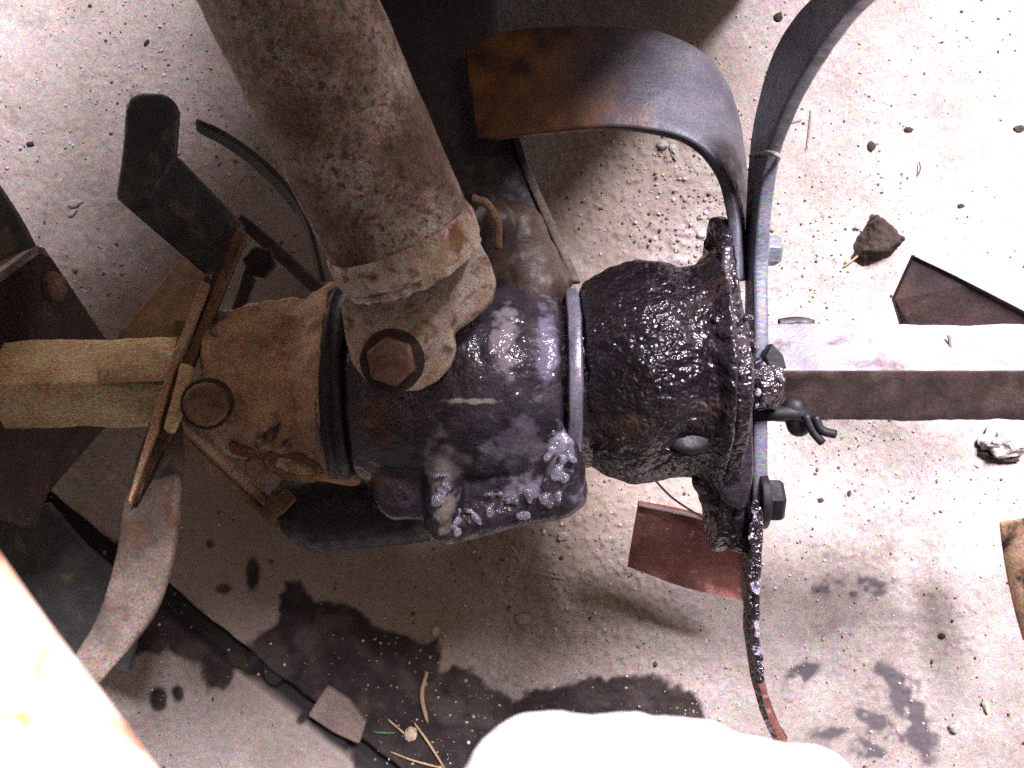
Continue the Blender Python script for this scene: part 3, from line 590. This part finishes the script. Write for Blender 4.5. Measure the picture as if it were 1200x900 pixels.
# small latch ring and lugs under the left bearing housing
bm = bmesh.new(); c0 = P(344, 547, .188); n = 36
rs = [c0 + Vector((.0098 * math.cos(t), .0040 * math.sin(t) - .0022 * math.cos(t), 0)) for t in [2 * math.pi * k / n for k in range(n + 1)]]
tube_bm(bm, rs, .0014, 10, cap=False); from_bm('latch_ring', bm, M['rust'], T)
blade('latch_arm', [P(268, 518, .186), P(300, 526, .186), P(325, 538, .186)], [P(272, 530, .184), P(298, 538, .184), P(322, 550, .184)], .003, M['rust'], T, 5, 2)
blade('latch_arm', [P(318, 590, .14), P(335, 572, .14)], [P(330, 604, .14), P(348, 585, .14)], .004, M['rust'], T, 5, 2)
blade('mounting_ear', [P(306, 600, .12), P(322, 570, .13)], [P(322, 612, .12), P(340, 590, .13)], .004, M['bolt'], T, 5, 2)

# left axle: bar crusted with earth
la = square_bar('axle_bar', P(-160, 455, .17), P(212, 447, .17), .0272 * .92, M['yellow'], R(90 + 1), 60, rough=.002)
la['label'] = 'square axle bar crusted with yellow-brown earth at the left'
blade('hub_sleeve', [P(120, 416, .181), P(160, 404, .183), P(212, 398, .185)], [P(120, 450, .188), P(160, 448, .192), P(210, 446, .194)], .004, M['yellow'], T, 6, 5, bow=.003)
# hub arms of the left tine set
X1 = -.128
def arm(A_, B_, m_='rust', th=.005, nm='tine_arm'): return blade(nm, A_, B_, th, M[m_], T, 6, 3, rough=.0008)
arm([P(238, 330, .192), P(218, 382, .195), P(196, 440, .198), P(176, 505, .204), P(151, 590, .220)], [P(246, 334, .192), P(226, 386, .195), P(204, 444, .198), P(184, 508, .204), P(154, 591, .220)], 'bell', .0045, 'strap')
arm([P(266, 262, .18), P(240, 356, .187), P(208, 446, .193), P(188, 508, .199), P(154, 590, .217)], [P(290, 276, .18), P(256, 360, .187), P(219, 450, .193), P(200, 510, .199), P(160, 592, .217)], 'darkrust', .0045, 'strap')
arm([P(212, 425, .197), P(202, 470, .199), P(192, 505, .203)], [P(228, 430, .197), P(218, 472, .199), P(204, 508, .203)], 'yellow', .0045, 'strap')
arm([P(278, 268, .18), P(244, 356, .187), P(208, 446, .193), P(188, 508, .199), P(154, 590, .217)], [P(290, 276, .18), P(256, 360, .187), P(219, 450, .193), P(200, 510, .199), P(160, 592, .217)], 'rust', .0045, 'strap')
arm([P(188, 500, .178), P(258, 566, .14), P(326, 622, .10)], [P(198, 492, .178), P(267, 558, .14), P(334, 614, .10)], 'rust', .003)
arm([P(202, 490, .176), P(270, 556, .138), P(337, 612, .098)], [P(210, 486, .176), P(279, 551, .138), P(345, 606, .098)], 'bell', .003)
arm([P(190, 440, .186), P(215, 385, .19), P(240, 322, .192)], [P(197, 443, .186), P(222, 388, .19), P(247, 325, .192)], 'black', .003)

arm([P(225, 470, .16), P(262, 390, .15), P(287, 310, .14)], [P(255, 470, .16), P(276, 400, .15), P(300, 330, .14)], 'black', .004, 'hub_spacer')
o = plate('hub_plate', [P(100, 440, .14), P(215, 298, .14), P(252, 318, .15), P(205, 440, .16)], (0, 0, -.005), M['rust'], T, .0008)
hex_head('bolt', P(212, 384, .185), (0, 0, 1), .0035, .003, M['rust'], T)

t7 = blade('tine', [P(176, 498, .175), P(160, 545, .195), P(147, 595, .212), P(135, 660, .222), P(117, 720, .23), P(84, 775, .238)], [P(214, 497, .175), P(216, 530, .19), P(212, 570, .208), P(205, 645, .22), P(180, 722, .228), P(116, 802, .236)], .0045, M['dusty'], T, 8, 6, rough=.001)
t7['label'] = 'pale dusty curved tine sweeping down to the left'
# dark folded tine at upper left
fa = [P(160, 106, .205), P(150, 113, .205), P(145, 130, .204), P(141, 180, .20), P(134, 234, .193)]
t8 = plate('tine', [P(166, 107, .205), P(150, 112, .205), P(145, 128, .205), P(141, 180, .205), P(133, 230, .205), P(150, 246, .205), P(172, 232, .205), P(203, 182, .205), P(207, 128, .205), P(200, 113, .205), P(188, 108, .205)], (0, 0, -.006), M['green'], T, .0022)
t8['label'] = 'dark folded tine with a rounded tip over the bright floor at upper left'
o = plate('fold', [P(134, 231, .2045), P(170, 262, .196), P(240, 322, .175), P(285, 288, .170), P(283, 262, .172), P(240, 218, .185), P(203, 179, .2)], (0, 0, -.006), M['green'], t8, .001)
# thin curved tine beside the tube
t9 = blade('tine', [P(229, 141, .15), P(262, 156, .15), P(302, 184, .15), P(340, 222, .15), P(362, 262, .15), P(380, 330, .15)], [P(232, 152, .138), P(262, 168, .135), P(298, 194, .13), P(336, 232, .13), P(360, 270, .13), P(376, 330, .13)], .0024, M['green'], T, 8, 4, rough=.0005)
t9['label'] = 'thin curved tine seen edge on left of the big tube'
blade('link_bar', [P(283, 250, .10), P(320, 280, .10), P(390, 345, .11)], [P(276, 262, .10), P(310, 292, .10), P(380, 356, .11)], .004, M['darkrust'], T, 6, 2)
hex_head('bolt', P(305, 308, .12), (.1, 0, 1), .0075, .004, M['darkrust'], T)
# far left hub plate with bolt and tines
XL = -.198
hp = yz_plate('hub_plate', XL, [(.017, .066), (.0545, .131), (.0565, .146), (.043, .176), (.024, .235), (-.02, .235), (-.045, .19), (-.060, .145), (-.0475, .135), (-.017, .066)], -.006, M['darkrust'], T, .001, 0)
hex_head('bolt', Vector((XL, .0415, .134)), (1, .0, .2), .0068, .005, M['bolt'], T)
o = blade('plate_rim', [P(-40, 345, .19), P(0, 316, .178), P(38, 290, .15), P(52, 291, .147)], [P(-40, 358, .19), P(0, 328, .178), P(40, 300, .15), P(58, 301, .147)], .003, M['steel'], T, 5, 2)
t10 = blade('tine', [P(-60, 130, .15), P(0, 219, .15), P(24, 258, .15), P(44, 300, .15)], [P(-60, 300, .15), P(-20, 320, .15), P(0, 330, .148), P(20, 325, .145)], .005, M['green'], T, 6, 5)
t10['label'] = 'dark green-black tine cut off by the left edge'
t11 = plate('tine', [P(-60, 560, .10), P(0, 600, .10), P(55, 590, .10), P(98, 640, .09), P(170, 700, .08), P(150, 790, .08), P(-40, 720, .10)], (0, 0, -.005), M['green'], T, .001, 0)
t11['label'] = 'dark plate-like tine low in the lower left corner'

# unseen blocks added out of frame to cut sun and sky light
bm = bmesh.new()
def taper_box(lo, hi, k=.8):
    for v in box_bm(bm, lo, hi):
        if v.co.z > (lo[2] + hi[2]) / 2: v.co.x = (lo[0] + hi[0]) / 2 + (v.co.x - (lo[0] + hi[0]) / 2) * k
taper_box((-.09, .235, .03), (.15, .50, .50))
case = from_bm('top_shade_block', bm, M['green'], T, smooth=False); bevel(case, .012, 4)  # unseen block added beyond the top edge to shade the middle
oc = [(.02, .80), (.38, .80), (.36, .60), (.24, .44), (.16, .34), (.14, .26), (.34, .23), (.62, .22), (.62, .16), (.24, .17), (.05, .20), (-.10, .21), (-.22, .17), (-.60, .14), (-.60, .24), (-.34, .40), (-.17, .52), (-.05, .63)]
gp = [Vector(p) for p in ((-.36, .0), (-.37, -.12), (-.36, -.24), (-.30, -.33), (-.18, -.37), (0, -.38), (.10, -.38))]
o = blade('shade_screen', [(p.x, p.y, .02) for p in gp], [(p.x * 1.1, p.y * 1.1, .60) for p in gp], .003, M['green'], T, 6, 6, rough=0)  # added unseen sheet that keeps sky light off the lower left
bm = bmesh.new(); box_bm(bm, (-.60, -.75, .66), (.22, -.09, .80)); tk = from_bm('overhead_shade', bm, M['green'], T, smooth=False); bevel(tk, .03, 4)  # added blocker behind the camera, darkens the overhead light
eh = plate('shade_occluder', [Vector((x, y, .68)) for x, y in oc], (0, 0, -.12), M['green'], T, .02)  # unseen occluder, outline shaped to cast the broad sun shade
bm = bmesh.new(); capsule_bm(bm, far, Vector((-.02, .36, .33)), .03, .04); from_bm('added_block_elbow', bm, M['tube'], case)  # joins the leg tube to the added block

# ---------------------------------------------------------------- near things cut by the frame
bm = bmesh.new()
ed = catmull([P(-160, 430, .43), P(-70, 553, .43), P(0, 650, .43), P(62, 737, .43), P(122, 815, .43), P(184, 900, .43), P(240, 985, .43), P(330, 1130, .43)], 8)
nrm = Vector((-.83, -.56, 0)).normalized(); rows = []
prof = [(.0085, -.012), (.0036, -.006), (.0010, -.002), (.001, .0005), (.0035, .002), (.01, .003), (.03, .004), (.08, .004), (.16, 0), (.28, -.01)]
for off, dz in prof: rows.append([bm.verts.new(p + nrm * off + Vector((0, 0, dz))) for p in ed])
for r0, r1 in zip(rows, rows[1:]):
    for k in range(len(ed) - 1): bm.faces.new((r0[k], r0[k + 1], r1[k + 1], r1[k]))
cv = from_bm('metal_cover', bm, M['cover']); s = cv.modifiers.new('t', 'SOLIDIFY'); s.thickness = .0015; s.offset = -1
tag(cv, 'blown-out pale orange painted cover filling the bottom left corner, close to the camera', 'cover')
bm = bmesh.new()
zc = .385
for (px, py, r) in ((650, 957, 118), (728, 974, 132), (806, 960, 114), (880, 963, 92), (945, 961, 80), (594, 978, 88)):
    c = P(px, py, zc); rr = r * (H - zc) / F
    bmesh.ops.create_uvsphere(bm, u_segments=32, v_segments=16, radius=1, matrix=Matrix.Translation(c + Vector((0, 0, -rr * .1))) @ Matrix.Diagonal((rr, rr, rr * .9, 1)))
capsule_bm(bm, P(600, 1040, zc), P(950, 1025, zc), .017, .014)
capsule_bm(bm, P(790, 1070, zc), P(800, 1500, zc - .03), .028, .034)
o = from_bm('white_cloth', bm, M['cloth']); cast(o, .0012, 6, ((.02, .003), (.008, .0012)))
tag(o, 'blown-out white cloth bundle bulging in from the bottom edge', 'cloth')

# ---------------------------------------------------------------- small things on the floor
def rock(name, px, py, r, sx, sy, sz, mat_, label, cat='pebble', sub=3, rot=0.0, amp=.35, group=None):
    bm = bmesh.new(); bmesh.ops.create_icosphere(bm, subdivisions=sub, radius=1)
    off = Vector((px * .13, py * .17, 3))
    for v in bm.verts:
        k = 1 + amp * mnoise.noise(v.co * 1.6 + off) + amp * .4 * mnoise.noise(v.co * 4 + off)
        v.co = Vector((v.co.x * sx * r * k, v.co.y * sy * r * k, v.co.z * sz * r * k))
    o = from_bm(name, bm, mat_, None, smooth=False); o.location = G(px, py, r * sz * .45); o.rotation_euler.z = R(rot)
    return tag(o, label, cat, group)
bm = bmesh.new()
cl = [G(x, y, -.002) for x, y in ((1022, 250), (1057, 284), (1040, 303), (1012, 316), (995, 306), (1000, 282))]; tp = [G(x, y, z) for x, y, z in ((1025, 258, .012), (1050, 284, .013), (1030, 296, .011), (1008, 296, .008))]
bmesh.ops.convex_hull(bm, input=[bm.verts.new(p) for p in cl + tp])
o = from_bm('soil_clod', bm, M['clod'], None); cast(o, .0007, 1, ((.004, .0022), (.012, .003)))
tag(o, 'dark pointed clod of soil on the bright floor at upper right', 'clod')
rock('stone', 1176, 516, .0135, 1.1, .65, .6, M['stone'], 'pale stone with a dark underside near the right edge below the axle', 'stone', 4, 10, .4)
rock('stone', 1168, 533, .0085, 1.3, .45, .4, M['clod'], 'flat dark chip tucked under the pale stone at the right', 'stone', 3, -12)
rock('clay_flake', 88, 239, .0028, 1.6, .8, .5, M['stone'], 'pale clay flake on the bright floor left of the folded tine', 'flake', 3, 15)
rock('clay_flake', 86, 250, .0022, 1.5, .6, .5, M['stone'], 'smaller clay flake just below the pale one left of the folded tine', 'flake', 3, 40)
rock('soil_crumb', 36, 169, 0.0018, 1.3, .8, .5, M['clod'], 'dark soil crumb on the bright floor near the left edge', 'crumb', 2)
rock('soil_crumb', 172, 50, 0.0015, 1.5, .7, .5, M['clod'], 'dark crumb near the top edge left of the big tube', 'crumb', 2, 50)
rock('soil_crumb', 1021, 172, 0.0023, 1.0, 1.3, .5, M['clod'], 'upright dark crumb above the soil clod', 'crumb', 2)
rock('soil_crumb', 1064, 152, 0.0018, 1.5, .8, .5, M['clod'], 'dark crumb highest of those above the soil clod', 'crumb', 2)
rock('soil_crumb', 1126, 241, 0.0016, 1.3, .8, .5, M['clod'], 'dark crumb on the bright floor above the dark tine blade', 'crumb', 2)
rock('soil_crumb', 1194, 151, 0.0023, 1.5, .9, .5, M['clod'], 'dark crumb cut by the right edge near the top', 'crumb', 2)
rock('soil_crumb', 912, 20, 0.0023, 1.1, 1.2, .5, M['clod'], 'dark crumb at the top left of the long bluish tine', 'crumb', 2)
rock('soil_crumb', 961, 586, 0.0016, 1.2, .9, .5, M['clod'], 'dark crumb on the floor right of the black nut', 'crumb', 2)
rock('soil_crumb', 995, 578, 0.0014, .8, 1.3, .5, M['clod'], 'small dark crumb farther right of the black nut', 'crumb', 2)
rock('pebble', 776, 170, .0030, 1, .9, .7, M['stone'], 'white pebble under the bend of the rusty tipped tine', 'pebble', 3)
rock('pebble', 790, 178, .0032, .7, 1.4, .6, M['stone'], 'long pale chip right of the white pebble under the tine bend', 'pebble', 3, 20)
rock('pebble', 660, 628, .0028, 1.2, .9, .6, M['stone'], 'pale pebble between the gearbox foot and the red tine', 'pebble', 3)
rock('pebble', 613, 725, .0034, 1.2, .9, .6, M['stone'], 'pale pebble on the shaded floor under the gearbox', 'pebble', 3)
rock('pebble', 511, 738, .0024, 1, 1.2, .8, M['lug'], 'tan pebble at the upper edge of the oil stain', 'pebble', 3)
rock('pebble', 482, 859, .0034, 1, 1.2, .8, M['lug'], 'orange-brown pebble lying in the oil stain among the straws', 'pebble', 3)
rock('pebble', 1118, 852, .0032, 1, .9, .7, M['stone'], 'pale pebble near the lower right corner', 'pebble', 3)
rock('pebble', 1155, 828, .0030, .6, 1.4, .5, M['lug'], 'reddish chip near the lower right corner', 'pebble', 3, 20)
rock('soil_crumb', 1103, 745, 0.0019, 1.2, .8, .6, M['clod'], 'dark crumb on the floor at the lower right', 'crumb', 2)
o = plate('concrete_piece', [Vector((*G(x, y).xy, .0045)) for x, y in ((384, 802), (362, 836), (392, 856), (422, 870), (430, 845), (410, 818))], (0, 0, -.008), M['chunk'], None, .0015)
tag(o, 'flat tan broken piece lying on the dark floor joint', 'fragment')
rock('concrete_piece', 276, 782, .0060, 1.0, 1.3, .5, M['clod'], 'small brown lump lying against the dark floor joint', 'fragment', 4, 30)
def straw(pts, r, label, mat_=None, name='straw', flat=.5):
    q = catmull([G(x, y, .0012 + dz) for x, y, dz in pts], 5); bm = bmesh.new()
    n = len(q); tube_bm(bm, q, [r * (.45 + .55 * math.sin(math.pi * (.15 + .75 * i / n))) for i in range(n)], 8)
    return tag(from_bm(name, bm, mat_ or M['straw']), label, 'straw' if name != 'leaf_bit' else 'leaf')
straw([(501, 786, 0), (495, 812, .002), (501, 845, 0)], 0.00130, 'thick pale bent straw standing on the oil stain')
straw([(486, 846, 0), (503, 868, .002), (522, 900, 0)], 0.00068, 'thin straw running off the bottom edge left of the white cloth')
straw([(458, 880, 0), (485, 889, .001), (520, 899, 0)], 0.00056, 'thin straw lying nearly flat in the bottom of the oil stain')
straw([(455, 842, 0), (470, 854, .001), (482, 865, 0)], 0.00056, 'short brown straw beside the green leaf bit')
straw([(438, 857, 0), (450, 857, .001), (463, 858, 0)], 0.00074, 'green leaf bit lying on the oil stain', mat('green_leaf', [(.04, .10, .045), (.08, .17, .08)], 200, grain=.1), 'leaf_bit')
straw([(597, 636, 0), (608, 652, .002), (612, 660, 0)], 0.00056, 'short straw sticking out just below the gearbox')
straw([(620, 668, 0), (640, 673, .001), (662, 678, 0)], 0.00050, 'thin straw on the shaded floor below the gearbox foot')
straw([(1006, 298, .002), (997, 306, .001), (988, 313, 0)], 0.00056, 'pale straw leaning on the dark soil clod')
straw([(950, 128, 0), (949, 150, .001), (945, 175, 0)], 0.00037, 'fine upright fibre right of the wire tie')
straw([(912, 150, 0), (925, 143, .001), (940, 140, 0)], 0.00037, 'fine fibre touching the bluish tine')
straw([(515, 735, 0), (522, 748, .002), (517, 762, 0)], 0.00043, 'short straw at the top of the oil stain')
straw([(1076, 190, 0), (1077, 198, .001), (1075, 206, 0)], 0.00043, 'short dark fibre on the brightest part of the floor', M['clod'])
